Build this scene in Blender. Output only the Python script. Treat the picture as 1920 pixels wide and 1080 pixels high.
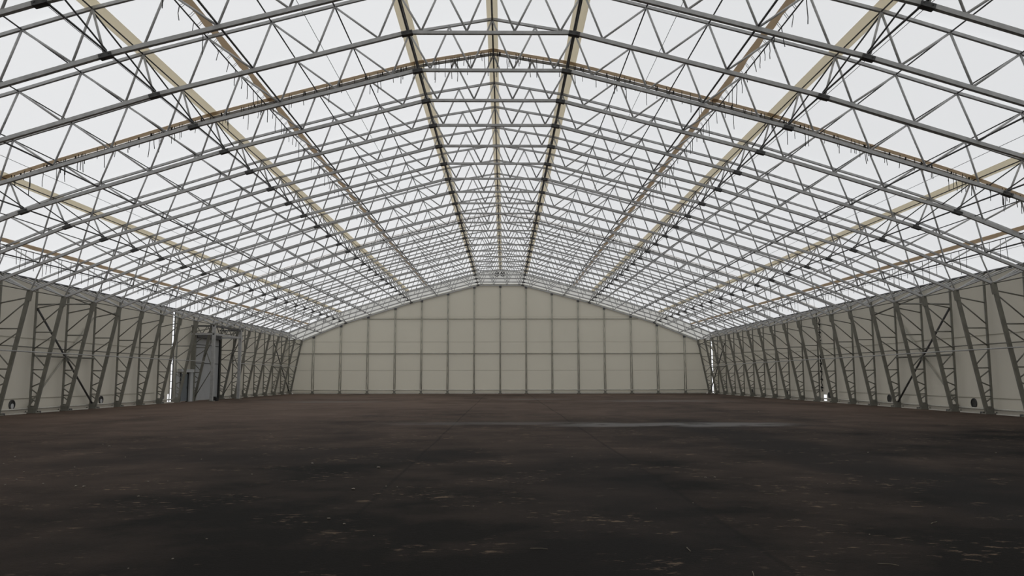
import bpy, math, random
from mathutils import Vector, Matrix

for o in list(bpy.data.objects):
    bpy.data.objects.remove(o, do_unlink=True)
scene = bpy.context.scene
col = scene.collection

# ------------------------------------------------------------------ camera
cam_data = bpy.data.cameras.new('camera')
cam_data.sensor_fit = 'HORIZONTAL'
cam_data.sensor_width = 36.0
cam_data.lens = 1500.0 / 1920.0 * 36.0
cam_data.clip_start = 0.05
cam_data.clip_end = 500.0
cam = bpy.data.objects.new('camera', cam_data)
col.objects.link(cam)
PITCH, YAW, ROLL = math.radians(6.412), math.radians(0.585), math.radians(0.0774)
cam.matrix_world = (Matrix.Translation((0.4003, 0.0, 1.7484)) @ Matrix.Rotation(-YAW, 4, 'Z')
                    @ Matrix.Rotation(math.pi / 2 + PITCH, 4, 'X') @ Matrix.Rotation(-ROLL, 4, 'Z'))
scene.camera = cam

# ------------------------------------------------------------------ world: even overcast sky
world = bpy.data.worlds.new('overcast_sky')
scene.world = world
world.use_nodes = True
bg = world.node_tree.nodes['Background']
bg.inputs['Color'].default_value = (0.965, 0.98, 1.0, 1)
bg.inputs['Strength'].default_value = 1.12
# soft sun behind the overcast, over the door side of the hall
sun_data = bpy.data.lights.new('sun', 'SUN')
sun_data.energy = 0.55
sun_data.angle = math.radians(60)
sun_data.color = (1.0, 0.99, 0.97)
sun = bpy.data.objects.new('sun', sun_data)
col.objects.link(sun)
sun.rotation_euler = (0.0, math.radians(-42), 0.0)

scene.view_settings.view_transform = 'Standard'
scene.view_settings.look = 'None'
scene.view_settings.gamma = 1.0
scene.view_settings.use_curve_mapping = False
scene.view_settings.exposure = 0.0

# ------------------------------------------------------------------ materials
def new_mat(name):
    m = bpy.data.materials.new(name)
    m.use_nodes = True
    nt = m.node_tree
    for n in list(nt.nodes):
        nt.nodes.remove(n)
    out = nt.nodes.new('ShaderNodeOutputMaterial')
    return m, nt, out

def ramp2(nt, fac, c0, c1, p0=0.3, p1=0.7):
    r = nt.nodes.new('ShaderNodeValToRGB')
    r.color_ramp.elements[0].position = p0
    r.color_ramp.elements[0].color = (*c0, 1)
    r.color_ramp.elements[1].position = p1
    r.color_ramp.elements[1].color = (*c1, 1)
    nt.links.new(fac, r.inputs['Fac'])
    return r.outputs['Color']

def noise(nt, vec, scale, detail=3.0, rough=0.55):
    n = nt.nodes.new('ShaderNodeTexNoise')
    n.inputs['Scale'].default_value = scale
    n.inputs['Detail'].default_value = detail
    n.inputs['Roughness'].default_value = rough
    if vec is not None:
        nt.links.new(vec, n.inputs['Vector'])
    return n.outputs['Fac']

def coords(nt, scale=(1, 1, 1)):
    tc = nt.nodes.new('ShaderNodeTexCoord')
    mp = nt.nodes.new('ShaderNodeMapping')
    mp.inputs['Scale'].default_value = scale
    nt.links.new(tc.outputs['Object'], mp.inputs['Vector'])
    return mp.outputs['Vector']

def solid(name, c0, c1, rough=0.6, metal=0.0, scale=3.0, bump=0.0, spec=0.4):
    m, nt, out = new_mat(name)
    b = nt.nodes.new('ShaderNodeBsdfPrincipled')
    b.inputs['Roughness'].default_value = rough
    b.inputs['Metallic'].default_value = metal
    b.inputs['Specular IOR Level'].default_value = spec
    v = coords(nt)
    f = noise(nt, v, scale)
    nt.links.new(ramp2(nt, f, c0, c1), b.inputs['Base Color'])
    if bump:
        bp = nt.nodes.new('ShaderNodeBump')
        bp.inputs['Strength'].default_value = bump
        bp.inputs['Distance'].default_value = 0.02
        nt.links.new(noise(nt, v, scale * 8), bp.inputs['Height'])
        nt.links.new(bp.outputs['Normal'], b.inputs['Normal'])
    nt.links.new(b.outputs['BSDF'], out.inputs['Surface'])
    return m

def fabric(name, c0, c1, trans, tcol, scale=0.6):
    """coated membrane: diffuse reflection plus diffuse transmission"""
    m, nt, out = new_mat(name)
    v = coords(nt)
    f = noise(nt, v, scale, 4)
    colr = ramp2(nt, f, c0, c1, 0.25, 0.75)
    d = nt.nodes.new('ShaderNodeBsdfDiffuse')
    nt.links.new(colr, d.inputs['Color'])
    if trans > 0:
        t = nt.nodes.new('ShaderNodeBsdfTranslucent')
        t.inputs['Color'].default_value = (*tcol, 1)
        mx = nt.nodes.new('ShaderNodeMixShader')
        mx.inputs['Fac'].default_value = trans
        nt.links.new(d.outputs['BSDF'], mx.inputs[1])
        nt.links.new(t.outputs['BSDF'], mx.inputs[2])
        nt.links.new(mx.outputs['Shader'], out.inputs['Surface'])
    else:
        nt.links.new(d.outputs['BSDF'], out.inputs['Surface'])
    return m

M = {}
M['roof'] = fabric('roof_membrane', (0.80, 0.80, 0.80), (0.84, 0.84, 0.84), 0.64, (0.97, 0.97, 0.97), 0.15)
M['wall'] = fabric('wall_membrane', (0.56, 0.53, 0.46), (0.59, 0.555, 0.47), 0.042, (0.92, 0.87, 0.74), 0.4)
M['gable'] = fabric('gable_membrane', (0.58, 0.55, 0.46), (0.61, 0.575, 0.48), 0.08, (0.92, 0.87, 0.74), 0.25)
M['gable_top'] = fabric('gable_upper_membrane', (0.66, 0.65, 0.60), (0.72, 0.71, 0.66), 0.27, (0.95, 0.94, 0.90), 0.4)
M['weld'] = fabric('membrane_weld', (0.36, 0.34, 0.28), (0.40, 0.38, 0.31), 0.0, (1, 1, 1), 1)
M['beige'] = fabric('beige_strip', (0.66, 0.61, 0.49), (0.72, 0.67, 0.55), 0.70, (0.93, 0.88, 0.765), 0.8)
M['brown'] = fabric('brown_strip', (0.46, 0.38, 0.29), (0.56, 0.48, 0.38), 0.50, (0.84, 0.735, 0.60), 0.9)
M['pale'] = fabric('pale_strip', (0.68, 0.67, 0.64), (0.75, 0.74, 0.71), 0.75, (0.95, 0.93, 0.91), 0.9)
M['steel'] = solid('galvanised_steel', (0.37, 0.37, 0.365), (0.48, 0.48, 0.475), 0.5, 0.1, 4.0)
M['steel_dark'] = solid('dark_steel', (0.07, 0.07, 0.07), (0.11, 0.11, 0.11), 0.6, 0.1, 4.0)  # on the purlins this dark tone paints in their backlit look
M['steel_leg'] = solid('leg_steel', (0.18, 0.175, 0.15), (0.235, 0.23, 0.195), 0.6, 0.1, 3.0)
M['plate'] = solid('splice_plate_steel', (0.06, 0.06, 0.06), (0.10, 0.10, 0.10), 0.6, 0.2, 6.0)
M['base_rail'] = solid('pale_rail', (0.50, 0.48, 0.42), (0.58, 0.56, 0.50), 0.6, 0.0, 3.0)
M['gable_steel'] = solid('gable_post_steel', (0.33, 0.32, 0.27), (0.41, 0.40, 0.34), 0.55, 0.1, 3.0)
M['rope'] = solid('dark_rope', (0.03, 0.03, 0.03), (0.06, 0.06, 0.055), 0.9, 0.0, 20.0)
M['wire'] = solid('grey_wire', (0.12, 0.12, 0.12), (0.16, 0.16, 0.16), 0.6, 0.2, 8.0)
M['door_grey'] = solid('door_grey', (0.38, 0.39, 0.395), (0.42, 0.43, 0.435), 0.5, 0.0, 1.0)
M['door_blue'] = solid('door_blue_grey', (0.15, 0.17, 0.185), (0.18, 0.20, 0.215), 0.5, 0.0, 1.0)
M['lobby'] = solid('lobby_panel', (0.50, 0.51, 0.51), (0.55, 0.56, 0.56), 0.5, 0.0, 1.0)
M['black'] = solid('black_rubber', (0.012, 0.012, 0.012), (0.02, 0.02, 0.02), 0.8, 0.0, 3.0)
M['stone'] = solid('pale_stone', (0.14, 0.12, 0.10), (0.28, 0.25, 0.21), 0.9, 0.0, 30.0)
M['straw'] = solid('pale_straw', (0.14, 0.12, 0.09), (0.20, 0.17, 0.13), 0.9, 0.0, 30.0)
M['vent_dark'] = solid('vent_dark', (0.05, 0.05, 0.048), (0.08, 0.08, 0.075), 0.7, 0.0, 12.0)

def floor_material():
    m, nt, out = new_mat('asphalt_floor')
    L = nt.links.new
    def math_(op, a, b=None, c=None, clamp=False):
        n = nt.nodes.new('ShaderNodeMath')
        n.operation = op
        n.use_clamp = clamp
        for i, v in enumerate((a, b, c)):
            if v is None:
                continue
            if isinstance(v, (int, float)):
                n.inputs[i].default_value = v
            else:
                L(v, n.inputs[i])
        return n.outputs[0]
    def smooth(v, a, b):
        n = nt.nodes.new('ShaderNodeMapRange')
        n.interpolation_type = 'SMOOTHSTEP'
        n.inputs['From Min'].default_value = a
        n.inputs['From Max'].default_value = b
        L(v, n.inputs['Value'])
        return n.outputs['Result']
    def mix(fac, a, b):
        n = nt.nodes.new('ShaderNodeMix')
        n.data_type = 'RGBA'
        L(fac, n.inputs[0])
        for s, v in ((6, a), (7, b)):
            if isinstance(v, tuple):
                n.inputs[s].default_value = (*v, 1)
            else:
                L(v, n.inputs[s])
        return n.outputs[2]
    v = coords(nt)
    vl = coords(nt, (1.0, 0.35, 1.0))
    sep = nt.nodes.new('ShaderNodeSeparateXYZ')
    L(v, sep.inputs[0])
    X, Y = sep.outputs[0], sep.outputs[1]
    big = noise(nt, v, 0.07, 4, 0.6)
    mid = noise(nt, v, 0.45, 5, 0.62)
    lane = noise(nt, vl, 0.28, 4, 0.6)
    fine = noise(nt, v, 22.0, 4, 0.7)
    grit = noise(nt, v, 75.0, 2, 0.7)
    # dusty brown over black asphalt; light falloff towards the viewpoint painted in along Y
    dust_falloff = math_('ADD', math_('MULTIPLY', smooth(Y, 2.0, 58.0), 0.70), math_('MULTIPLY', math_('SUBTRACT', big, 0.5), 1.5))
    dust_falloff = math_('ADD', dust_falloff, math_('MULTIPLY', math_('SUBTRACT', mid, 0.5), 0.9))
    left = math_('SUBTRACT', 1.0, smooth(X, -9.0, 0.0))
    dust_falloff = math_('ADD', math_('ADD', dust_falloff, 0.04), math_('MULTIPLY', left, 0.21), None, True)
    c = ramp2(nt, dust_falloff, (0.0085, 0.0072, 0.0060), (0.120, 0.086, 0.067), 0.0, 1.0)
    c = mix(math_('MULTIPLY', smooth(lane, 0.52, 0.68), 0.45), c, (0.0135, 0.0120, 0.0110))
    c = mix(math_('MULTIPLY', smooth(fine, 0.48, 0.75), 0.45), c, (0.012, 0.0105, 0.009))
    # darker repair lane running along the hall
    wob = math_('MULTIPLY', math_('SUBTRACT', mid, 0.5), 2.2)
    xl = math_('ADD', X, wob)
    dl = math_('MULTIPLY', smooth(xl, 6.1, 6.9), math_('SUBTRACT', 1.0, smooth(xl, 7.9, 9.4)))
    dl = math_('MULTIPLY', dl, math_('SUBTRACT', 1.0, smooth(Y, 31.5, 35.5)))
    c = mix(math_('MULTIPLY', dl, 0.72), c, (0.0135, 0.012, 0.011))
    # dark patch
    px_ = math_('DIVIDE', math_('ADD', X, 4.2), 4.6)
    py_ = math_('DIVIDE', math_('SUBTRACT', Y, 18.6), 2.1)
    rr = math_('ADD', math_('ADD', math_('MULTIPLY', px_, px_), math_('MULTIPLY', py_, py_)), math_('MULTIPLY', wob, 0.8))
    c = mix(math_('MULTIPLY', math_('SUBTRACT', 1.0, smooth(rr, 0.3, 1.2)), 0.6), c, (0.015, 0.0125, 0.0115))
    # paving joints along the hall
    for x0, w, s, y1 in ((3.05, 0.035, 0.05, 90), (-1.5, 0.03, 0.02, 90), (12.4, 0.03, 0.03, 90)):
        dx = math_('ABSOLUTE', math_('SUBTRACT', math_('ADD', X, math_('MULTIPLY', math_('SUBTRACT', lane, 0.5), 0.25)), x0))
        j = math_('SUBTRACT', 1.0, smooth(dx, w * 0.5, w * 1.6))
        c = mix(math_('MULTIPLY', j, 0.45), c, (0.007, 0.0062, 0.006))
    # left of the joint the surface is a touch darker (another paving strip)
    side = math_('MULTIPLY', math_('SUBTRACT', 1.0, smooth(X, 2.9, 3.15)), smooth(X, -0.4, 2.0))
    side = math_('MULTIPLY', side, math_('SUBTRACT', 1.0, smooth(Y, 17.0, 24.0)))
    c = mix(math_('MULTIPLY', side, 0.45), c, (0.014, 0.0125, 0.012))
    # pale dusty flecks in loose patches
    vf = coords(nt, (0.55, 1.0, 1.0))
    pm = noise(nt, v, 0.55, 3, 0.6)
    fl = noise(nt, vf, 7.5, 4, 0.65)
    fl2 = noise(nt, vf, 2.6, 6, 0.72)
    fk = math_('MULTIPLY', smooth(fl, 0.57, 0.66), smooth(pm, 0.50, 0.62))
    fk2 = math_('MULTIPLY', smooth(fl2, 0.60, 0.66), smooth(pm, 0.47, 0.58))
    fk = math_('MAXIMUM', fk, fk2)
    c = mix(math_('MULTIPLY', fk, 0.6), c, (0.20, 0.145, 0.10))
    gr = smooth(grit, 0.68, 0.78)
    c = mix(math_('MULTIPLY', gr, 0.35), c, (0.085, 0.070, 0.058))
    # damp band under the laced roof seam; roof reflection painted in pale grey
    def band(x0, x1, y0, y1, ex=2.0, ey=0.6):
        yy = math_('ADD', Y, math_('MULTIPLY', math_('SUBTRACT', mid, 0.5), 2.4))
        a = math_('MULTIPLY', smooth(X, x0 - ex, x0 + ex), math_('SUBTRACT', 1.0, smooth(X, x1 - ex, x1 + ex)))
        b = math_('MULTIPLY', smooth(yy, y0 - ey, y0 + ey), math_('SUBTRACT', 1.0, smooth(yy, y1 - ey, y1 + ey)))
        return math_('MULTIPLY', a, b)
    damp = math_('MULTIPLY', band(2.5, 11.2, 29.2, 31.6, 1.2), 1.0)
    damp = math_('MAXIMUM', damp, math_('MULTIPLY', band(-3.5, 3.5, 30.6, 32.2, 2.0), 0.55))
    damp = math_('MAXIMUM', damp, math_('MULTIPLY', band(8, 16, 59.5, 62.5, 3.0), 0.7))
    damp = math_('MAXIMUM', damp, math_('MULTIPLY', band(-16, -9, 58.5, 61.5, 3.0), 0.6))
    damp = math_('MAXIMUM', damp, math_('MULTIPLY', band(0.5, 5, 65, 68, 1.5), 0.5))
    damp = math_('MULTIPLY', damp, smooth(mid, 0.30, 0.48))
    c = mix(math_('MULTIPLY', damp, 0.75), c, (0.105, 0.100, 0.095))
    b = nt.nodes.new('ShaderNodeBsdfPrincipled')
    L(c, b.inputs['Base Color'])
    b.inputs['Specular IOR Level'].default_value = 0.05
    r = math_('SUBTRACT', 0.80, math_('MULTIPLY', damp, 0.30))
    L(r, b.inputs['Roughness'])
    bp = nt.nodes.new('ShaderNodeBump')
    bp.inputs['Strength'].default_value = 0.5
    bp.inputs['Distance'].default_value = 0.02
    L(math_('ADD', fine, math_('MULTIPLY', grit, 0.6)), bp.inputs['Height'])
    L(bp.outputs['Normal'], b.inputs['Normal'])
    L(b.outputs['BSDF'], out.inputs['Surface'])
    return m
M['floor'] = floor_material()

# ------------------------------------------------------------------ mesh helpers
class MB:
    """collects verts and faces of one mesh"""
    def __init__(self):
        self.v, self.f, self.s = [], [], []
    def add(self, verts, faces, smooth=False):
        o = len(self.v)
        self.v += [tuple(x) for x in verts]
        self.f += [tuple(i + o for i in f) for f in faces]
        self.s += [smooth] * len(faces)
        return self
    def tube(self, p, q, r, n=6, r2=None):
        p, q = Vector(p), Vector(q)
        d = (q - p).normalized()
        a = Vector((0, 0, 1)) if abs(d.z) < 0.9 else Vector((0, 1, 0))
        u = d.cross(a).normalized()
        w = d.cross(u)
        r2 = r if r2 is None else r2
        vs = []
        for c, rad in ((p, r), (q, r2)):
            for i in range(n):
                t = 2 * math.pi * (i + 0.5) / n
                vs.append(c + u * (math.cos(t) * rad) + w * (math.sin(t) * rad))
        o = len(self.v)
        self.v += [tuple(x) for x in vs]
        for i in range(n):
            j = (i + 1) % n
            self.f.append((o + i, o + n + i, o + n + j, o + j)); self.s.append(True)
        self.f.append(tuple(o + i for i in range(n))); self.s.append(False)
        self.f.append(tuple(o + n + i for i in reversed(range(n)))); self.s.append(False)
        return self
    def path(self, pts, r, n=5):
        for a, b in zip(pts, pts[1:]):
            self.tube(a, b, r, n)
        return self
    def beam(self, p, q, w, h, side=(0, 1, 0)):
        """rectangular bar; w along 'side', h across"""
        p, q = Vector(p), Vector(q)
        d = (q - p).normalized()
        s = Vector(side)
        s = (s - d * s.dot(d)).normalized()
        t = d.cross(s)
        vs = []
        for c in (p, q):
            for a, b in ((-1, -1), (1, -1), (1, 1), (-1, 1)):
                vs.append(c + s * (a * w / 2) + t * (b * h / 2))
        self.add(vs, [(0, 1, 2, 3), (7, 6, 5, 4), (0, 4, 5, 1), (1, 5, 6, 2), (2, 6, 7, 3), (3, 7, 4, 0)])
        return self
    def box(self, a, b):
        x0, y0, z0 = a
        x1, y1, z1 = b
        self.add([(x0, y0, z0), (x1, y0, z0), (x1, y1, z0), (x0, y1, z0),
                  (x0, y0, z1), (x1, y0, z1), (x1, y1, z1), (x0, y1, z1)],
                 [(3, 2, 1, 0), (4, 5, 6, 7), (0, 1, 5, 4), (1, 2, 6, 5), (2, 3, 7, 6), (3, 0, 4, 7)])
        return self
    def quad(self, a, b, c, d):
        return self.add([a, b, c, d], [(0, 1, 2, 3)])
    def mesh(self, name, mat):
        me = bpy.data.meshes.new(name)
        me.from_pydata(self.v, [], self.f)
        me.polygons.foreach_set('use_smooth', self.s)
        me.materials.append(mat)
        me.update()
        return me

def put(name, me, parent=None, loc=(0, 0, 0)):
    o = bpy.data.objects.new(name, me)
    col.objects.link(o)
    o.location = loc
    if parent is not None:
        o.parent = parent
    return o

def obj(name, mb, mat, parent=None, loc=(0, 0, 0)):
    return put(name, mb.mesh(name, mat), parent, loc)

def empty(name, loc=(0, 0, 0)):
    o = bpy.data.objects.new(name, None)
    o.empty_display_size = 0.3
    col.objects.link(o)
    o.location = loc
    return o

def tag(o, label=None, cat=None, group=None, kind=None):
    if label: o['label'] = label
    if cat: o['category'] = cat
    if group: o['group'] = group
    if kind: o['kind'] = kind
    return o

def ordinal(n):
    return ('%dth' % n) if 10 <= n % 100 <= 20 else '%d%s' % (n, {1: 'st', 2: 'nd', 3: 'rd'}.get(n % 10, 'th'))

# ------------------------------------------------------------------ layout of the hall
def YK(k):
    return 41.416 + 3.0 * k + 0.1015 * max(0, k - 6)
K0, K1 = -11, 16
G = YK(K1)                     # plane of the end wall
YF = -3.0                      # wall behind the viewpoint
TOP = [(0, 14.06), (1.48, 13.80), (2.85, 13.57), (4.78, 13.07), (6.68, 12.56), (8.60, 12.05), (10.53, 11.53),
       (12.36, 10.95), (14.20, 10.36), (16.14, 9.76), (18.05, 9.12), (19.90, 8.40), (21.70, 7.65), (23.75, 6.80)]
ROOF = [(x, z + 0.13) for x, z in TOP[:-1]] + [(24.0, 6.86)]
BOT = [(0, 12.22), (2.55, 12.22), (10.10, 10.24), (17.45, 7.94), (22.36, 5.92)]
XO = 23.75                     # outer leg chord
XW = 23.98                     # wall membrane
def interp(P, x):
    x = abs(x)
    for (a, za), (b, zb) in zip(P, P[1:]):
        if x <= b:
            return za + (zb - za) * (x - a) / (b - a)
    return P[-1][1]
def roof_z(x): return interp(ROOF, x)
def top_z(x): return interp(TOP, x)
def bot_z(x): return interp(BOT, x)
def inner_x(z): return 23.50 - (23.50 - 22.36) * z / 5.92
SEAMS = (-4, 6)

# ------------------------------------------------------------------ floor, walls, roof
fl = MB()
nx, ny = 12, 24
for i in range(nx + 1):
    for j in range(ny + 1):
        fl.v.append((-24.6 + 49.2 * i / nx, YF - 0.2 + (G + 0.8 - YF) * j / ny, 0.0))
for i in range(nx):
    for j in range(ny):
        a = i * (ny + 1) + j
        fl.f.append((a, a + ny + 1, a + ny + 2, a + 1)); fl.s.append(False)
tag(obj('floor', fl, M['floor']), 'dark brown asphalt floor with paving joints, dusty and damp patches', kind='structure')

rf = MB()
prof = [(-x, z) for x, z in reversed(ROOF)] + ROOF[1:]
for (x0, z0), (x1, z1) in zip(prof, prof[1:]):
    rf.quad((x0, YF, z0), (x1, YF, z1), (x1, G + 0.35, z1), (x0, G + 0.35, z0))
tag(obj('ceiling', rf, M['roof']), 'bright translucent white membrane roof', kind='structure')

WT = 6.86
def wall_rects(name, x, rects, label):
    mb = MB()
    for y0, y1, z0, z1 in rects:
        mb.quad((x, y0, z0), (x, y1, z0), (x, y1, z1), (x, y0, z1))
    o = obj(name, mb, M['wall'])
    tag(o, label, kind='structure')
    return o
wl = wall_rects('wall_left', -XW, [(YF, 58.70, 0.04, WT), (58.70, 58.98, 0.62, WT), (59.36, 88.95, 0.04, WT), (88.95, 89.3, 0.34, WT), (89.3, G + 0.2, 0.04, WT)],
                'grey beige membrane side wall with the grey door and a bright slit')
wr = wall_rects('wall_right', XW, [(YF, 58.70, 0.04, WT), (58.70, 59.22, 0.50, WT), (59.22, G - 0.02, 0.04, WT), (G - 0.02, G + 0.2, 4.9, WT)],
                'grey beige membrane side wall without doors')
for wo, s in ((wl, -1), (wr, 1)):
    for z in (0.74, 3.80):
        for k in range(-11, 16):
            ya, yb = YK(k), YK(k + 1)
            if s < 0 and k in (5, 6, 7, 8):
                continue
            if s > 0 and k == 5 and z < 1:
                continue
            mb = MB().box((s * (XW - 0.022) - 0.004, ya, z - 0.02), (s * (XW - 0.022) + 0.004, yb, z + 0.02))
            obj('weld_seam', mb, M['weld'], wo)
# end wall: lower opaque membrane under the last frame's bottom chord, paler membrane above it
gb = MB()
gp = [(-x, z) for x, z in reversed(BOT[1:])] + BOT[1:]
gp = [(x, z + 0.17) for x, z in gp]
gp = [(-XW, BOT[-1][1])] + gp + [(XW - 0.1, BOT[-1][1])]
for (x0, z0), (x1, z1) in zip(gp, gp[1:]):
    gb.quad((x0, G + 0.16, 0.04), (x1, G + 0.16, 0.04), (x1, G + 0.16, z1), (x0, G + 0.16, z0))
wb = tag(obj('wall_back', gb, M['gable']), 'beige membrane end wall divided by thin posts and rails', kind='structure')
up = MB()
xs = sorted(set([p[0] for p in prof] + [p[0] for p in gp] + [-24.0, 24.0]))
for x0, x1 in zip(xs, xs[1:]):
    z = lambda x: interp(BOT, x) if abs(x) < 22.36 else BOT[-1][1]
    up.quad((x0, G + 0.22, z(x0) - 0.02), (x1, G + 0.22, z(x1) - 0.02), (x1, G + 0.22, roof_z(x1)), (x0, G + 0.22, roof_z(x0)))
tag(obj('upper_membrane', up, M['gable_top'], wb), 'paler membrane above the end wall, behind the roof truss')
for z in (2.60, 5.80, 8.62):
    xe = 23.4 if z < 6 else 15.0
    obj('weld_seam', MB().box((-xe, G + 0.146, z - 0.012), (xe, G + 0.152, z + 0.012)), M['weld'], wb)
fw = MB()
for (x0, z0), (x1, z1) in zip(prof, prof[1:]):
    fw.quad((x0, YF, 0.0), (x1, YF, 0.0), (x1, YF, z1), (x0, YF, z0))
tag(obj('wall_front', fw, M['gable']), 'beige membrane end wall behind the viewpoint', kind='structure')

# ------------------------------------------------------------------ portal frames
def frame_parts():
    P = []          # (name, mesh, side, is_leg)
    def add(name, mb, mat, side=0, leg=False):
        P.append((name, mb.mesh(name, M[mat]), side, leg))
    for s in (-1, 1):
        # top chord in the three shop lengths of each slope
        for a, b in ((0, 2), (2, 6), (6, 10), (10, 13)):
            mb = MB()
            pts = [Vector((s * x, 0, z)) for x, z in TOP[a:b + 1]]
            for p, q in zip(pts, pts[1:]):
                e = (q - p).normalized() * 0.02
                mb.beam(p - e, q + e, 0.085, 0.085)
            add('top_chord', mb, 'steel', s)
        for (x0, z0), (x1, z1) in zip(BOT[1:], BOT[2:]):
            add('bottom_chord', MB().beam((s * x0, 0, z0), (s * x1, 0, z1), 0.115, 0.115), 'steel', s)
        # splice plates under the bottom chord joints
        for i, (x, z) in enumerate(BOT[1:4]):
            d = Vector((BOT[i + 2][0] - BOT[i][0], 0, BOT[i + 2][1] - BOT[i][1])).normalized()
            d.x *= s
            c = Vector((s * x, 0, z - 0.03))
            mb = MB().beam(c - d * 0.17, c + d * 0.17, 0.19, 0.12)
            for e in (-0.11, 0.11):
                mb.tube(c + d * e + Vector((0, -0.12, 0.02)), c + d * e + Vector((0, 0.12, 0.02)), 0.022, 6)
            add('splice_plate', mb, 'plate', s)
        # lattice web
        W = [((0, 14.06), 0.73), (TOP[1], 0.73), (TOP[1], 2.12), (TOP[2], 2.12), (TOP[2], 3.42), (TOP[3], 3.42), (TOP[3], 5.32),
             (TOP[4], 5.32), (TOP[4], 7.20), (TOP[5], 7.20), (TOP[5], 9.10), (TOP[6], 10.16), (TOP[6], 10.98), (TOP[7], 10.98),
             (TOP[7], 12.87), (TOP[8], 12.87), (TOP[8], 14.75), (TOP[9], 14.75), (TOP[9], 16.52), (TOP[10], 17.52), (TOP[10], 18.42),
             (TOP[11], 18.42), (TOP[11], 20.26), (TOP[12], 20.26), (TOP[12], 22.30)]
        for (xt, zt), xb in W:
            add('web_bar', MB().tube((s * xt, 0, zt - 0.03), (s * xb, 0, bot_z(xb) + 0.05), 0.033, 6), 'steel', s)
        # leg
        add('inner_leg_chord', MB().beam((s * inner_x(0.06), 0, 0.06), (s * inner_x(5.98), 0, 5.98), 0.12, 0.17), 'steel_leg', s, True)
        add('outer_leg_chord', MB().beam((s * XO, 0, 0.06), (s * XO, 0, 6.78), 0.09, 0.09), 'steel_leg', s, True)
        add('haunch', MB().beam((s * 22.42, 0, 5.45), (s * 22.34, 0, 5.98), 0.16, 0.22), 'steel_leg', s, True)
        for zi, zo in ((5.62, 5.34), (5.45, 4.30), (4.12, 4.12), (3.98, 3.25), (2.30, 3.05), (2.20, 2.20), (1.68, 2.10), (1.56, 1.32),
                       (0.92, 1.22), (0.84, 0.84), (0.52, 0.78), (0.34, 0.34)):
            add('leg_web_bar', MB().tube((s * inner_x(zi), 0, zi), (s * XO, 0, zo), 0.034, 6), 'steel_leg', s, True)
        add('knee_bar', MB().tube((s * 22.4, 0, 5.98), (s * XO, 0, 6.74), 0.036, 6), 'steel', s, True)
        bp = MB().box((s * 23.62 - 0.30, -0.20, 0.0), (s * 23.62 + 0.30, 0.20, 0.05))
        bp.box((s * 23.60 - 0.18, -0.10, 0.05), (s * 23.60 + 0.18, 0.10, 0.30))
        for dx in (-0.24, 0.24):
            for dy in (-0.14, 0.14):
                bp.tube((s * 23.62 + dx, dy, 0.05), (s * 23.62 + dx, dy, 0.11), 0.025, 6)
        add('base_plate', bp, 'steel_leg', s, True)
    add('bottom_chord', MB().beam((-2.55, 0, 12.22), (2.55, 0, 12.22), 0.10, 0.10), 'steel')
    return P
PARTS = frame_parts()
for k in range(K0, K1 + 1):
    n = K1 - k
    fr = empty('portal_frame', (0, YK(k), 0))
    if n == 0:
        lab = 'steel lattice portal frame standing against the beige end wall'
    elif k == 8:
        lab = 'steel portal frame with one leg left out above the grey door, %s before end wall' % ordinal(n)
    elif k == -4:
        lab = 'steel lattice portal frame under the brown laced roof seam, %s before end wall' % ordinal(n)
    else:
        lab = 'grey steel lattice portal frame with tapered legs, %s before the beige end wall' % ordinal(n)
    tag(fr, lab, 'portal frame', 'portal frames of the hall')
    for name, me, s, leg in PARTS:
        if k == 8 and leg and s < 0:
            continue
        put(name, me, fr)

# ------------------------------------------------------------------ purlins, ties and longitudinal bracing
SIDE = {-1: 'door side', 1: 'side without doors', 0: ''}
def seg_mesh(name, a, b, r, mat, n=6):
    return MB().tube(a, b, r, n).mesh(name, M[mat])
def long_line(name, x, z, r, label, cat, group, mat, part='tube', kk=(K0, K1), skip=(), trim=0.0):
    th = empty(name, (x, YK(kk[0]), z))
    tag(th, label, cat, group)
    me = seg_mesh(part, (0, trim, 0), (0, 3.0 - trim, 0), r, mat)
    me2 = seg_mesh(part, (0, trim, 0), (0, 3.1015 - trim, 0), r, mat)
    for k in range(*kk):
        if k in skip:
            continue
        put(part, me2 if k >= 6 else me, th, (0, YK(k) - YK(kk[0]), 0))
    return th
names = {1: 'first', 2: 'second', 3: 'third', 4: 'fourth', 5: 'fifth', 6: 'sixth', 7: 'seventh', 8: 'eighth', 9: 'ninth', 10: 'tenth'}
long_line('ridge_purlin', 0, 14.02, 0.036, 'steel ridge purlin painted backlit dark, running along the peak of the roof', 'purlin', 'roof purlins', 'steel_dark', trim=0.036)
plist = [2.85, 4.78, 6.68, 8.60, 10.53, 12.36, 14.20, 16.14, 18.05, 19.90, 21.70]
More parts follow.
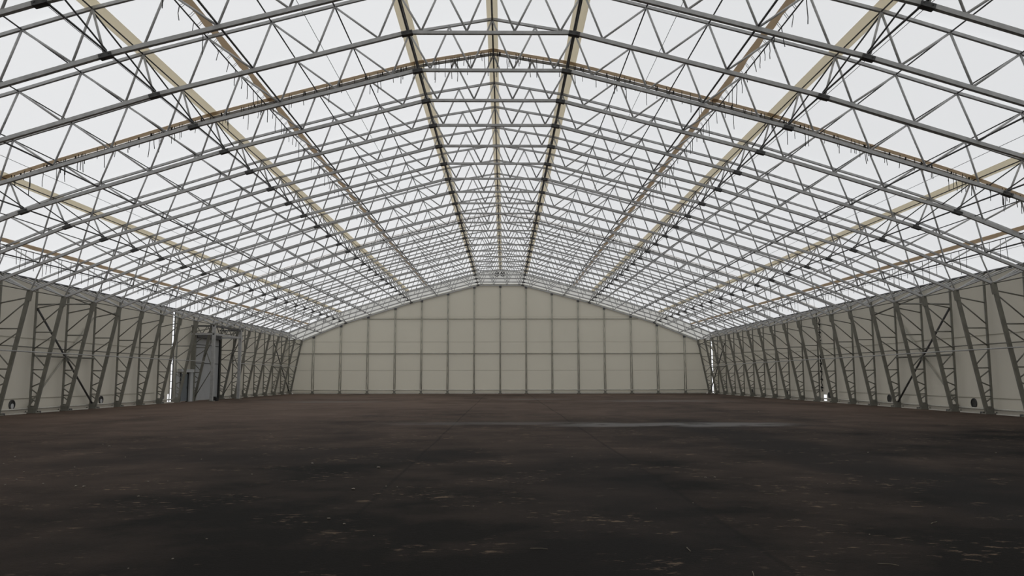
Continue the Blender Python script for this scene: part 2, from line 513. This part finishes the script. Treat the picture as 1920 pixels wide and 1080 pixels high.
for s in (-1, 1):
    for i, x in enumerate(plist):
        long_line('roof_purlin', s * x, top_z(x) - 0.02, 0.022 if i else 0.034,
                  'steel roof purlin, %s out from the ridge, %s' % (names.get(i + 1, 'eleventh'), SIDE[s]),
                  'purlin', 'roof purlins', 'steel_dark', trim=0.036)
    for i, (x, dz) in enumerate(((2.55, 0.091), (7.20, 0.086), (10.10, 0.086), (14.75, 0.087), (17.45, 0.087), (20.26, 0.088))):
        long_line('bottom_tie', s * x, bot_z(x) + dz, 0.03 if i else 0.036,
                  'steel tie along the bottom chords, %s out from the ridge, %s' % (names[i + 1], SIDE[s]),
                  'tie bar', 'ties between the bottom chords', 'steel_dark')
    for i, (xt, xb) in enumerate(((10.53, 10.10), (18.05, 17.45))):
        th = empty('roof_bracing', (s * xt, YK(K0), 0))
        tag(th, 'diagonal roof braces below the %s wide beige strip, %s' % (('upper', 'lower')[i], SIDE[s]), 'bracing', 'diagonal roof bracing')
        for k in range(K0, K1):
            y0, y1 = YK(k) - YK(K0), YK(k + 1) - YK(K0)
            obj('brace', MB().tube((0, y0, top_z(xt) - 0.08), (s * (xb - xt), y1, bot_z(xb) + 0.12), 0.024, 6), M['steel_dark'], th)
    # two tube lines along the legs
    long_line('wall_rail', s * (XO - 0.02), 3.34, 0.03, 'thin steel rail at mid height on the outer leg chords, %s' % SIDE[s], 'rail', 'wall rails', 'steel_leg', skip=(6, 7, 8) if s < 0 else (), trim=0.038)
    long_line('wall_rail', s * (inner_x(3.05) - 0.112), 3.05, 0.03, 'thin steel rail at mid height on the inner leg chords, %s' % SIDE[s], 'rail', 'wall rails', 'steel', skip=(7, 8) if s < 0 else ())
    # eave truss
    th = empty('eave_truss', (s * 22.36, YK(K0), 5.95))
    tag(th, 'lattice eave truss joining the tops of the legs on the %s' % SIDE[s], 'truss', 'eave trusses')
    ex, ez = s * (23.80 - 22.36), 6.825 - 5.95
    for k in range(K0, K1):
        y0, y1 = YK(k) - YK(K0), YK(k + 1) - YK(K0)
        L3 = y1 - y0
        obj('bottom_rail', MB().tube((0, y0 + 0.05, 0), (0, y1 - 0.05, 0), 0.03, 6), M['steel_leg'], th)
        obj('top_rail', MB().tube((ex, y0, ez), (ex, y1, ez), 0.06, 6), M['steel_dark'], th)
        for f in (0.98, 0.66, 0.33):
            obj('diagonal', MB().tube((0, y1, 0.02), (ex, y1 - L3 * f, ez), 0.03, 6), M['steel'], th)
    # foot of the wall: tension pipe, ground sleepers
    th = empty('wall_foot_rail', (s * 23.82, YK(K0), 0.0))
    tag(th, 'pale pipe and ground sleepers along the foot of the wall, %s' % SIDE[s], 'rail', 'wall foot rails')
    for k in range(K0, K1):
        y0, y1 = YK(k) - YK(K0), YK(k + 1) - YK(K0)
        if s < 0 and k in (6, 7, 8):
            continue
        obj('pipe', MB().tube((0, y0, 0.22), (0, y1, 0.22), 0.05, 8), M['base_rail'], th)
        obj('sleeper', MB().box((-s * 0.30 - 0.06, y0 + 0.55, 0.0), (-s * 0.30 + 0.06, y1 - 0.75, 0.06)), M['base_rail'], th)
        obj('clamp', MB().box((-s * 0.30 - 0.07, y0 + 0.32, 0.0), (-s * 0.30 + 0.07, y0 + 0.50, 0.10)), M['steel_dark'], th)
    # cross bracing in the wall
    for ka, kb, what in ((0, 2, 'in the wall bay beside the round vents'), (14, 16, 'in the last bays before the end wall')):
        th = empty('wall_cross_brace', (s * 23.655, YK(ka), 0))
        tag(th, 'steel cross brace %s, %s' % (what, SIDE[s]), 'bracing', 'wall cross bracing')
        d = YK(kb) - YK(ka)
        obj('diagonal', MB().tube((0, 0, 5.30), (0, d, 0.32), 0.055, 8), M['steel_dark'], th)
        obj('diagonal', MB().tube((s * 0.182, d, 5.30), (s * 0.182, 0, 0.31), 0.045, 8), M['gable_steel'], th)
        obj('beam', MB().tube((s * 0.02, 0, 2.92), (s * 0.02, d, 2.92), 0.055, 8), M['steel_leg'], th)
        obj('gusset', MB().box((-0.05, d / 2 - 0.16, 2.68), (0.05, d / 2 + 0.16, 3.0)), M['steel_leg'], th)
        obj('knee_brace', MB().tube((-s * 1.15, d, 5.45), (s * 0.095, d / 2 - 0.06, 6.30), 0.045, 6), M['steel_leg'], th)
        obj('knee_brace', MB().tube((s * 0.1, 0, 5.55), (-s * 1.15, d / 2, 5.85), 0.045, 6), M['steel_leg'], th)
# thin wires under the roof sheet
for s in (-1, 1):
    for i, x in enumerate((5.75, 11.40, 17.15, 22.6)):
        tag(obj('roof_wire', MB().tube((0, 0, 0), (0, G - 8.0, 0), 0.009, 4), M['wire'], None, (s * x, 8.0, roof_z(x) - 0.06)),
            'thin grey wire under the roof, %s out from the ridge, %s' % (names[i + 1], SIDE[s]), 'wire', 'roof wires')

# ------------------------------------------------------------------ seam strips and lacing
rng = random.Random(7)
def rope_mesh(i):
    r = random.Random(50 + i)
    L = r.uniform(0.34, 0.66)
    pts, x, y = [], 0.0, 0.0
    for j in range(5):
        pts.append((x, y, -L * j / 4))
        x += r.uniform(-0.02, 0.02); y += r.uniform(-0.02, 0.02)
    return MB().path(pts, 0.013, 4).mesh('rope_tail', M['rope'])
ROPES = [rope_mesh(i) for i in range(8)]
LOOP = MB().path([(0, 0, 0), (0.05, 0.02, 0.05), (0.115, 0.03, 0.135)], 0.007, 4).mesh('lacing_loop', M['rope'])
def at_frame(y, m=0.12):
    return min(abs(y - YK(k)) for k in range(K0, K1 + 1)) < m
def rope(parent, p):
    o = put('rope_tail', ROPES[rng.randrange(8)], parent, p)
    o.rotation_euler.z = rng.uniform(0, 6.28)
    o.scale.z = rng.uniform(0.75, 1.25)
    return o

def strip_along(name, x0, x1, mat, label, drop=0.03, flap=None, y0=YF + 0.1, y1=G + 0.12, wavy=0.0):
    """thin double-layer strip lying under the roof sheet, along the hall"""
    mb = MB()
    n = max(1, int((y1 - y0) / (0.8 if wavy else 6)))
    r = random.Random(int(abs(x0) * 100))
    sg = 1 if (x0 + x1) > 0 else -1
    rows = []
    for i in range(n + 1):
        y = y0 + (y1 - y0) * i / n
        w = wavy * (1 if i % 2 else 0) * r.uniform(0.4, 1.0)
        a, b = x0, x1
        if wavy:
            if sg > 0: b = x1 - w
            else: a = x0 + w
        rows.append([(a, y, roof_z(a) - drop), (b, y, roof_z(b) - drop), (b, y, roof_z(b) - drop + 0.012), (a, y, roof_z(a) - drop + 0.012)])
    for A, B in zip(rows, rows[1:]):
        mb.quad(A[0], B[0], B[1], A[1]); mb.quad(A[2], B[2], B[3], A[3])
        mb.quad(A[1], B[1], B[2], A[2]); mb.quad(A[3], B[3], B[0], A[0])
    o = obj(name, mb, M[mat])
    return tag(o, label, 'fabric strip', 'roof seam strips')
rs = empty('ridge_strip', (0, 0, 0))
tag(rs, 'beige fabric strip along the roof ridge', 'fabric strip', 'roof seam strips')
for s in (-1, 1):
    mb = MB()
    a, b = (0.0, roof_z(0) - 0.03), (s * 0.19, roof_z(0.19) - 0.03)
    mb.quad((a[0], YF + 0.1, a[1]), (b[0], YF + 0.1, b[1]), (b[0], G + 0.12, b[1]), (a[0], G + 0.12, a[1]))
    mb.quad((a[0], YF + 0.1, a[1] + 0.012), (b[0], YF + 0.1, b[1] + 0.012), (b[0], G + 0.12, b[1] + 0.012), (a[0], G + 0.12, a[1] + 0.012))
    obj('flap', mb, M['beige'], rs)
laced = {}
for s in (-1, 1):
    def rng2(a, b): return (a, b) if s > 0 else (-b, -a)
    strip_along('seam_strip', *rng2(2.67, 3.13), 'beige', 'beige roof strip nearest the ridge strip, %s' % SIDE[s])
    strip_along('seam_strip', *rng2(10.36, 10.76), 'beige', 'wide beige roof strip halfway down the slope on the %s' % SIDE[s])
    strip_along('seam_strip', *rng2(17.92, 18.32), 'beige', 'wide beige roof strip in the lower slope on the %s' % SIDE[s])
    laced[(s, 8)] = strip_along('laced_strip', *rng2(8.29, 8.52), 'brown', 'brown wavy roof strip laced to a purlin, upper slope on the %s' % SIDE[s], wavy=0.07)
    laced[(s, 21)] = strip_along('laced_strip', *rng2(21.45, 21.72), 'brown', 'brown roof strip hung with ropes near the eave on the %s' % SIDE[s], wavy=0.05)
    # ropes and lacing loops of the long laced strips
    y = 12.0
    while y < 70.0:
        y += rng.uniform(0.35, 1.15) * (1.0 if y < 45 else 1.4)
        x = s * rng.uniform(8.59, 8.61)
        if not at_frame(y):
            rope(laced[(s, 8)], (x, y, top_z(x) - 0.03))
    y = 12.0
    while y < 40.0:
        y += 0.62
        for dy in (0.0, 0.10):
            if at_frame(y + dy, 0.10):
                continue
            lo = put('lacing_loop', LOOP, laced[(s, 8)], (s * 8.60, y + dy, top_z(8.6) - 0.005))
            lo.rotation_euler = (0, 0, math.pi if s > 0 else 0.0)
    y = 33.0
    while y < 72.0:
        y += rng.uniform(0.25, 0.9)
        x = s * rng.uniform(21.69, 21.715)
        if at_frame(y):
            continue
        rope(laced[(s, 21)], (x, y, top_z(x) - 0.03)).scale.z = rng.uniform(1.2, 2.0)
# transverse seams above two of the frames
for k, mat, nrope, lab in ((-4, 'brown', 110, 'brown laced roof seam strip crossing the whole roof, hung with dark rope ends'),
                           (6, 'pale', 70, 'pale laced roof seam strip crossing the roof above the bright wall slit')):
    th = empty('cross_seam', (0, YK(k), 0))
    tag(th, lab, 'fabric strip', 'cross seams of the roof')
    for s in (-1, 1):
        mb = MB()
        RS = ROOF[:-1] + [(23.94, roof_z(23.94))]
        for (x0, z0), (x1, z1) in zip(RS, RS[1:]):
            for dz in (-0.060, -0.048):
                mb.quad((s * x0, -0.34, z0 + dz), (s * x1, -0.34, z1 + dz), (s * x1, -0.03, z1 + dz), (s * x0, -0.03, z0 + dz))
            mb.quad((s * x0, -0.34, z0 - 0.060), (s * x1, -0.34, z1 - 0.060), (s * x1, -0.34, z1 - 0.048), (s * x0, -0.34, z0 - 0.048))
        obj('strip', mb, M[mat], th)
    x = -21.5
    while x < 21.5:
        x += rng.uniform(0.08, 0.60) * (1.0 if k < 0 else 1.5)
        r = rope(th, (x, rng.uniform(-0.26, -0.09), roof_z(x) - 0.055))
        r.scale.z *= 1.25
        if rng.random() < 0.45:
            rope(th, (x + 0.07, -0.12, roof_z(x + 0.07) - 0.055))
    x = -21.0
    clip = MB().box((-0.02, -0.13, -0.07), (0.02, -0.035, -0.03)).box((-0.02, -0.13, -0.03), (0.02, -0.09, 0.05)).mesh('clip', M['rope'])
    while x < 21.0 and k < 0:
        x += rng.uniform(0.45, 1.3)
        put('clip', clip, th, (x, 0, top_z(x) + 0.04))

# ------------------------------------------------------------------ end wall posts and rails
px = [-21.03, -17.98, -14.93, -11.88, -8.9, -5.93, -2.96, -0.01, 2.92, 5.85, 8.82, 11.78, 14.78, 17.75, 20.83]
for i, x in enumerate(px):
    zt = bot_z(x) - 0.05
    th = empty('gable_post', (x, G + 0.02, 0))
    if i == 7:
        lab = 'lattice end wall post in the middle under the ridge'
    else:
        nn = abs(i - 7)
        lab = 'slim end wall post, %s from the middle towards the %s' % (names[nn], 'door side wall' if i < 7 else 'wall without doors')
    tag(th, lab, 'post', 'end wall posts')
    outer = abs(i - 7) / 7.0
    w = 0.055 + 0.06 * outer
    for sx in (-1, 1):
        obj('chord', MB().tube((sx * w, 0, 0.06), (sx * w * 0.8, 0, zt), 0.036, 6), M['gable_steel'], th)
    nb = int(zt / 1.2)
    mb = None
    for j in range(nb):
        a = -1 if j % 2 else 1
        z0, z1 = 0.3 + (zt - 0.5) * j / nb, 0.3 + (zt - 0.5) * (j + 1) / nb
        obj('lacing_bar', MB().tube((a * w, 0, z0), (-a * w, 0, z1), 0.02, 5), M['gable_steel'], th)
    obj('foot', MB().box((-0.22, -0.14, 0.0), (0.22, 0.14, 0.07)).box((-0.12, -0.08, 0.07), (0.12, 0.08, 0.30)), M['steel_leg'], th)
    obj('head_plate', MB().box((-0.14, -0.06, zt - 0.22), (0.14, 0.06, zt)), M['steel_dark'], th)
for z, xe, nm in ((4.48, 22.6, 'lower'), (8.40, 15.6, 'upper')):
    th = empty('gable_rail', (0, G + 0.06, z))
    tag(th, '%s horizontal steel rail across the beige end wall' % nm, 'rail', 'end wall rails')
    ends = [-xe] + [p for p in px if abs(p) < xe] + [xe]
    for a, b in zip(ends, ends[1:]):
        obj('tube', MB().tube((a, 0, 0), (b, 0, 0), 0.05, 8), M['gable_steel'], th)
th = empty('gable_foot_beam', (0, G + 0.02, 0))
tag(th, 'pale double foot beam along the bottom of the end wall', 'beam')
ends = [-23.40] + px + [23.40]
for a, b in zip(ends, ends[1:]):
    obj('pipe', MB().tube((a + 0.075, -0.02, 0.42), (b - 0.075, -0.02, 0.42), 0.055, 8), M['base_rail'], th)
    obj('sleeper', MB().box((a + 0.24, -0.14, 0.0), (b - 0.24, 0.02, 0.13)), M['base_rail'], th)
# edge trim following the top of the lower membrane
th = empty('gable_edge_beam', (0, G + 0.04, 0))
tag(th, 'dark edge beam along the sloping top of the beige end wall sheet', 'beam')
for (x0, z0), (x1, z1) in zip(gp[1:-1], gp[2:-1]):
    obj('beam', MB().beam((x0, 0.065, z0 - 0.06), (x1, 0.065, z1 - 0.06), 0.10, 0.07), M['gable_steel'], th)
# short hanging laces along the roof edge of the end wall
th = empty('gable_lacing', (0, G - 0.12, 0))
tag(th, 'row of short dark laces along the roof edge above the end wall', 'lacing')
lace = MB().tube((0, 0, 0), (0, 0, -0.50), 0.022, 5).mesh('lace', M['steel_dark'])
x = -22.8
while x < 22.8:
    x += 0.95
    if abs(x) > 1.3:
        o = put('lace', lace, th, (x, 0, roof_z(x) - 0.01))
        o.scale.z = rng.uniform(0.8, 1.25)
# two round fans under the ridge at the end wall
for x, w in ((-0.40, 'door side wall'), (0.26, 'wall without doors')):
    th = empty('exhaust_fan', (x, G - 0.22, 13.47))
    tag(th, 'small dark round exhaust fan under the ridge, the one nearer the %s' % w, 'fan', 'fans under the ridge')
    rg = MB()
    n = 20
    for i in range(n):
        a, b = 2 * math.pi * i / n, 2 * math.pi * (i + 1) / n
        rg.beam((0.25 * math.cos(a), 0, 0.25 * math.sin(a)), (0.25 * math.cos(b), 0, 0.25 * math.sin(b)), 0.16, 0.05)
    obj('housing', rg, M['black'], th)
    for i in range(4):
        a = math.pi / 4 + i * math.pi / 2
        mb = MB().beam((0.05 * math.cos(a), 0, 0.05 * math.sin(a)), (0.235 * math.cos(a), 0.03, 0.235 * math.sin(a)), 0.02, 0.13)
        obj('blade', mb, M['black'], th)
    obj('hub', MB().tube((0, -0.06, 0), (0, 0.06, 0), 0.07, 10), M['steel_dark'], th)
    obj('bracket', MB().beam((0, 0.02, 0.25), (0, 0.02, 0.53), 0.05, 0.05).beam((0, 0.0, 0.51), (0, 0.20, 0.51), 0.05, 0.04, side=(1, 0, 0)), M['steel_dark'], th)

# ------------------------------------------------------------------ round wall vents
def vent(s, y, z, label):
    th = empty('wall_vent', (s * (XW - 0.02), y, z))
    tag(th, label, 'vent', 'round vents low in the walls')
    n = 20
    ring = MB()
    R = 0.225
    for i in range(n):
        a, b = 2 * math.pi * i / n, 2 * math.pi * (i + 1) / n
        ring.beam((0, R * math.cos(a), R * math.sin(a)), (0, R * math.cos(b), R * math.sin(b)), 0.07, 0.035, side=(1, 0, 0))
    obj('ring', ring, M['steel_dark'], th)
    d = MB()
    pts = [(0, (R - 0.01) * math.cos(2 * math.pi * i / n), (R - 0.01) * math.sin(2 * math.pi * i / n)) for i in range(n)]
    d.add(pts, [tuple(range(n))])
    for t in range(-4, 5):
        h = math.sqrt(max(0, (R - 0.02) ** 2 - (t * 0.045) ** 2))
        d.tube((-s * 0.012, -h, t * 0.045), (-s * 0.012, h, t * 0.045), 0.006, 4)
    obj('grille', d, M['vent_dark'], th)
    if s < 0:
        f = MB()
        m = 14
        q = [(0.03, 0.12 * math.cos(2 * math.pi * i / m), -0.07 + 0.13 * math.sin(2 * math.pi * i / m)) for i in range(m)]
        f.add(q + [(0.015, a[1], a[2]) for a in q], [tuple(range(m))] + [(i, (i + 1) % m, m + (i + 1) % m, m + i) for i in range(m)])
        obj('daylight_patch', f, M['lobby'], th)  # pale disc paints in the daylight low in the opening
for s, ys in ((-1, (40.25, 49.06, 57.8, 75.5)), (1, (40.25, 49.1, 58.15, 66.9, 76.2))):
    for i, y in enumerate(ys):
        n = len(ys) - i
        extra = ('with painted daylight patch, %s' % SIDE[s]) if s < 0 else ('with dark grille, %s' % SIDE[s])
        vent(s, y, 0.46, 'round low vent %s, %s from the end wall' % (extra, names[n]))

# ------------------------------------------------------------------ wall seams at the middle section
th = empty('slit_lacing', (-XW + 0.036, 59.17, 0))
tag(th, 'lacing bars across the bright open slit in the door side wall', 'lacing')
z = 0.5
while z < 6.5:
    z += rng.uniform(0.22, 0.6)
    obj('lace_bar', MB().tube((0, -0.22, z), (0, 0.22, z + rng.uniform(-0.05, 0.05)), 0.022, 5), M['steel_dark'], th)
obj('edge_tube', MB().tube((0, -0.24, 0.05), (0, -0.24, 6.8), 0.035, 6), M['base_rail'], th)
obj('edge_tube', MB().tube((0, 0.22, 0.05), (0, 0.22, 6.8), 0.035, 6), M['steel_dark'], th)
th = empty('seam_lacing', (XW - 0.10, 59.28, 0))
tag(th, 'black zigzag lacing down the wall seam on the side without doors', 'lacing')
pts = []
z = 0.75
j = 0
while z < 6.4:
    pts.append((0, 0.10 * (1 if j % 2 else -1) + rng.uniform(-0.03, 0.03), z))
    z += rng.uniform(0.14, 0.26); j += 1
obj('rope', MB().path(pts, 0.035, 5), M['black'], th)
for q in range(9):
    zz = 1.0 + q * 0.58
    obj('knot', MB().beam((0, -0.16, zz), (0, 0.16, zz + 0.05), 0.06, 0.09, side=(1, 0, 0)), M['black'], th)

# ------------------------------------------------------------------ big grey door with its portal
door = empty('sliding_door', (-23.86, 65.7, 0))
tag(door, 'tall grey panelled sliding door in the side wall', 'door')
for z0, z1 in ((0.03, 2.92), (2.98, 4.38), (4.44, 4.95)):
    obj('panel', MB().box((0.0, -2.75, z0), (0.07, 2.60, z1)), M['door_grey'], door)
obj('edge_seal', MB().box((0.02, 2.60, 0.0), (0.16, 2.78, 5.05)), M['black'], door)
obj('edge_seal', MB().box((-0.02, -2.98, 0.0), (0.12, -2.75, 5.6)), M['steel_dark'], door)
for z in (2.95, 4.41):
    obj('joint_strip', MB().box((0.03, -2.75, z - 0.03), (0.09, 2.60, z + 0.03)), M['steel_dark'], door)
obj('roller_box', MB().box((0.0, -2.75, 4.95), (0.30, 2.42, 5.30)), M['steel_dark'], door)
pt = empty('door_portal', (-22.0, 65.2, 0))
tag(pt, 'steel portal of columns and lattice header in front of the grey door', 'portal')
ya, yb = 62.05 - 65.2, 68.25 - 65.2
for y in (ya, yb):
    c = obj('column', MB().box((-0.11, y - 0.11, 0.04), (0.11, y + 0.11, 5.82)), M['steel'], pt)
    obj('foot_plate', MB().box((-0.22, y - 0.22, 0.0), (0.22, y + 0.22, 0.05)), M['steel_leg'], c)
def header(p, q, n, name):
    p, q = Vector(p), Vector(q)
    up_ = Vector((0, 0, 0.62))
    obj(name + '_chord', MB().beam(p, q, 0.14, 0.12, side=(0, 0, 1)), M['steel'], pt)
    obj(name + '_chord', MB().beam(p + up_, q + up_, 0.12, 0.12, side=(0, 0, 1)), M['steel_dark'], pt)
    for i in range(n):
        a, b = p.lerp(q, i / n), p.lerp(q, (i + 0.5) / n)
        c = p.lerp(q, (i + 1) / n)
        obj(name + '_web', MB().tube(a, b + up_, 0.035, 6), M['steel_leg'], pt)
        obj(name + '_web', MB().tube(b + up_, c, 0.035, 6), M['steel_leg'], pt)
header((0, ya - 0.11, 5.15), (0, 68.82 - 65.2, 5.15), 5, 'header')
for kf in (7, 8, 9):    # seats under the frames that the header carries
    yf = YK(kf) - 65.2
    obj('bearing', MB().box((-0.09, yf - 0.08, 5.81), (0.09, yf + 0.08, 6.03)), M['steel_leg'], pt)
header((-1.75, ya, 5.15), (-0.1, ya, 5.15), 2, 'side_header')
header((-1.75, yb, 5.15), (-0.1, yb, 5.15), 2, 'side_header')
for y in (ya, yb):
    e = 1 if y > 0 else -1
    yl = YK(9 if y > 0 else 7) - 65.2
    for zc, zl in ((2.45, 0.32), (2.55, 3.95), (4.90, 3.40)):    # stays from the column to the leg behind it
        obj('stay', MB().tube((-0.05, y, zc), (22.0 - inner_x(zl), yl - 0.03, zl), 0.038, 6), M['steel_leg'], pt)
obj('wall_column', MB().box((-1.72, ya + 0.045, 0.0), (-1.40, ya + 0.24, 5.83)), M['steel_leg'], pt)
bx = MB().box((-0.27, -0.24, 0.0), (0.27, 0.24, 0.26)).box((-0.20, -0.18, 0.26), (0.14, 0.18, 0.34))
tag(obj('ballast_bag', bx, M['black'], None, (-22.05, 62.75, 0)), 'black ballast block on the floor beside the door portal column', 'ballast')
# entrance with the small door
lb = empty('entrance_door', (-23.70, 61.0, 0))
tag(lb, 'small blue grey entrance door in a pale surround beside the bright wall slit', 'door')
obj('leaf', MB().box((0.03, -0.85, 0.05), (0.09, 0.35, 2.08)), M['door_blue'], lb)
obj('jamb', MB().box((0.0, 0.36, 0.0), (0.12, 0.50, 2.20)), M['black'], lb)
obj('jamb', MB().box((0.0, -0.98, 0.0), (0.12, -0.86, 2.20)), M['steel_dark'], lb)
obj('side_panel', MB().box((0.0, 0.50, 0.0), (0.25, 1.09, 2.22)), M['lobby'], lb)
obj('side_panel', MB().box((-0.10, -1.36, 0.0), (0.04, -0.98, 2.22)), M['lobby'], lb)
obj('lintel', MB().box((0.0, -1.36, 2.20), (0.30, 1.09, 2.44)), M['lobby'], lb)
obj('handle', MB().tube((0.12, 0.22, 0.98), (0.12, 0.22, 1.14), 0.02, 6), M['steel_dark'], lb)

# ------------------------------------------------------------------ loose bits on the floor
def stone_mesh(i):
    r = random.Random(90 + i)
    t = (1 + 5 ** 0.5) / 2
    vs = [(-1, t, 0), (1, t, 0), (-1, -t, 0), (1, -t, 0), (0, -1, t), (0, 1, t), (0, -1, -t), (0, 1, -t), (t, 0, -1), (t, 0, 1), (-t, 0, -1), (-t, 0, 1)]
    fs = [(0, 11, 5), (0, 5, 1), (0, 1, 7), (0, 7, 10), (0, 10, 11), (1, 5, 9), (5, 11, 4), (11, 10, 2), (10, 7, 6), (7, 1, 8), (3, 9, 4), (3, 4, 2), (3, 2, 6), (3, 6, 8), (3, 8, 9), (4, 9, 5), (2, 4, 11), (6, 2, 10), (8, 6, 7), (9, 8, 1)]
    out = []
    for v in vs:
        k = r.uniform(0.75, 1.15) / 1.9
        out.append((v[0] * k * 0.055, v[1] * k * 0.04, v[2] * k * 0.026 + 0.022))
    return MB().add(out, fs).mesh('stone', M['stone'])
STONES = [stone_mesh(i) for i in range(5)]
frng = random.Random(21)
STONE_SPOTS = [
    (-8.09, 16.2, 0.022), (-6.56, 13.36, 0.027), (-6.4, 13.29, 0.031), (-7.29, 13.71, 0.023), (-8.06, 14.25, 0.024), (-10.52, 18.29, 0.03),
    (-7.82, 13.55, 0.023), (-9.78, 21.06, 0.035), (-10.28, 21.74, 0.022), (-16.18, 37.26, 0.037), (-13.66, 36.18, 0.036), (-11.76, 32.27, 0.032),
    (-9.95, 27.37, 0.027), (-9.07, 26.42, 0.026), (-6.98, 25.73, 0.034), (-3.53, 16.74, 0.039), (-4.2, 14.94, 0.02), (-2.05, 15.97, 0.037),
    (-1.97, 12.9, 0.039), (-1.51, 13.26, 0.022), (-1.32, 13.19, 0.018), (-5.03, 12.22, 0.024), (-5.65, 13.95, 0.019), (-5.34, 14.01, 0.014),
    (-1.78, 10.26, 0.027), (-1.52, 9.89, 0.023), (-1.05, 9.18, 0.012), (-2.85, 9.03, 0.015), (-2.82, 8.06, 0.016), (-3.07, 7.67, 0.013),
    (-0.02, 11.21, 0.015), (-8.04, 18.23, 0.018), (-8.64, 15.45, 0.021), (-9.91, 16.89, 0.023), (-14.03, 27.49, 0.027), (-6.16, 17.72, 0.018),
    (-0.16, 20.04, 0.02), (3.05, 11.45, 0.011), (3.85, 19.09, 0.019), (11.78, 18.7, 0.031), (13.42, 41.2, 0.041), (2.3, 23.98, 0.024),
    (3.94, 14.29, 0.024), (4.1, 14.29, 0.029), (2.45, 11.0, 0.011), (4.49, 9.16, 0.012), (5.75, 13.44, 0.013), (8.9, 18.9, 0.025),
    (1.91, 18.0, 0.024),
]
for i, (x, y, w) in enumerate(STONE_SPOTS):
    o = put('stone', STONES[i % 5], None, (x, y, 0))
    o.rotation_euler.z = frng.uniform(0, 6.28)
    q = w / 0.055
    o.scale = (q, q, q)
    tag(o, 'small pale stone lying loose on the dark asphalt floor', 'stone', 'stones on the floor')
for i, (x, y) in enumerate(((2.29, 8.39), (4.0, 7.7), (5.59, 9.84), (0.76, 8.45), (4.41, 12.25), (2.63, 7.36))):
    r = random.Random(i)
    me = MB().path([(-0.09, 0, 0.008), (-0.02, 0.012 * r.uniform(-1, 1), 0.012), (0.09, 0.02 * r.uniform(-1, 1), 0.008)], 0.004, 4)
    o = obj('straw_scrap', me, M['straw'], None, (x, y, 0))
    o.rotation_euler.z = frng.uniform(0, 3.14)
    tag(o, 'thin pale straw scrap on the dark asphalt floor', 'scrap', 'straw scraps on the floor')
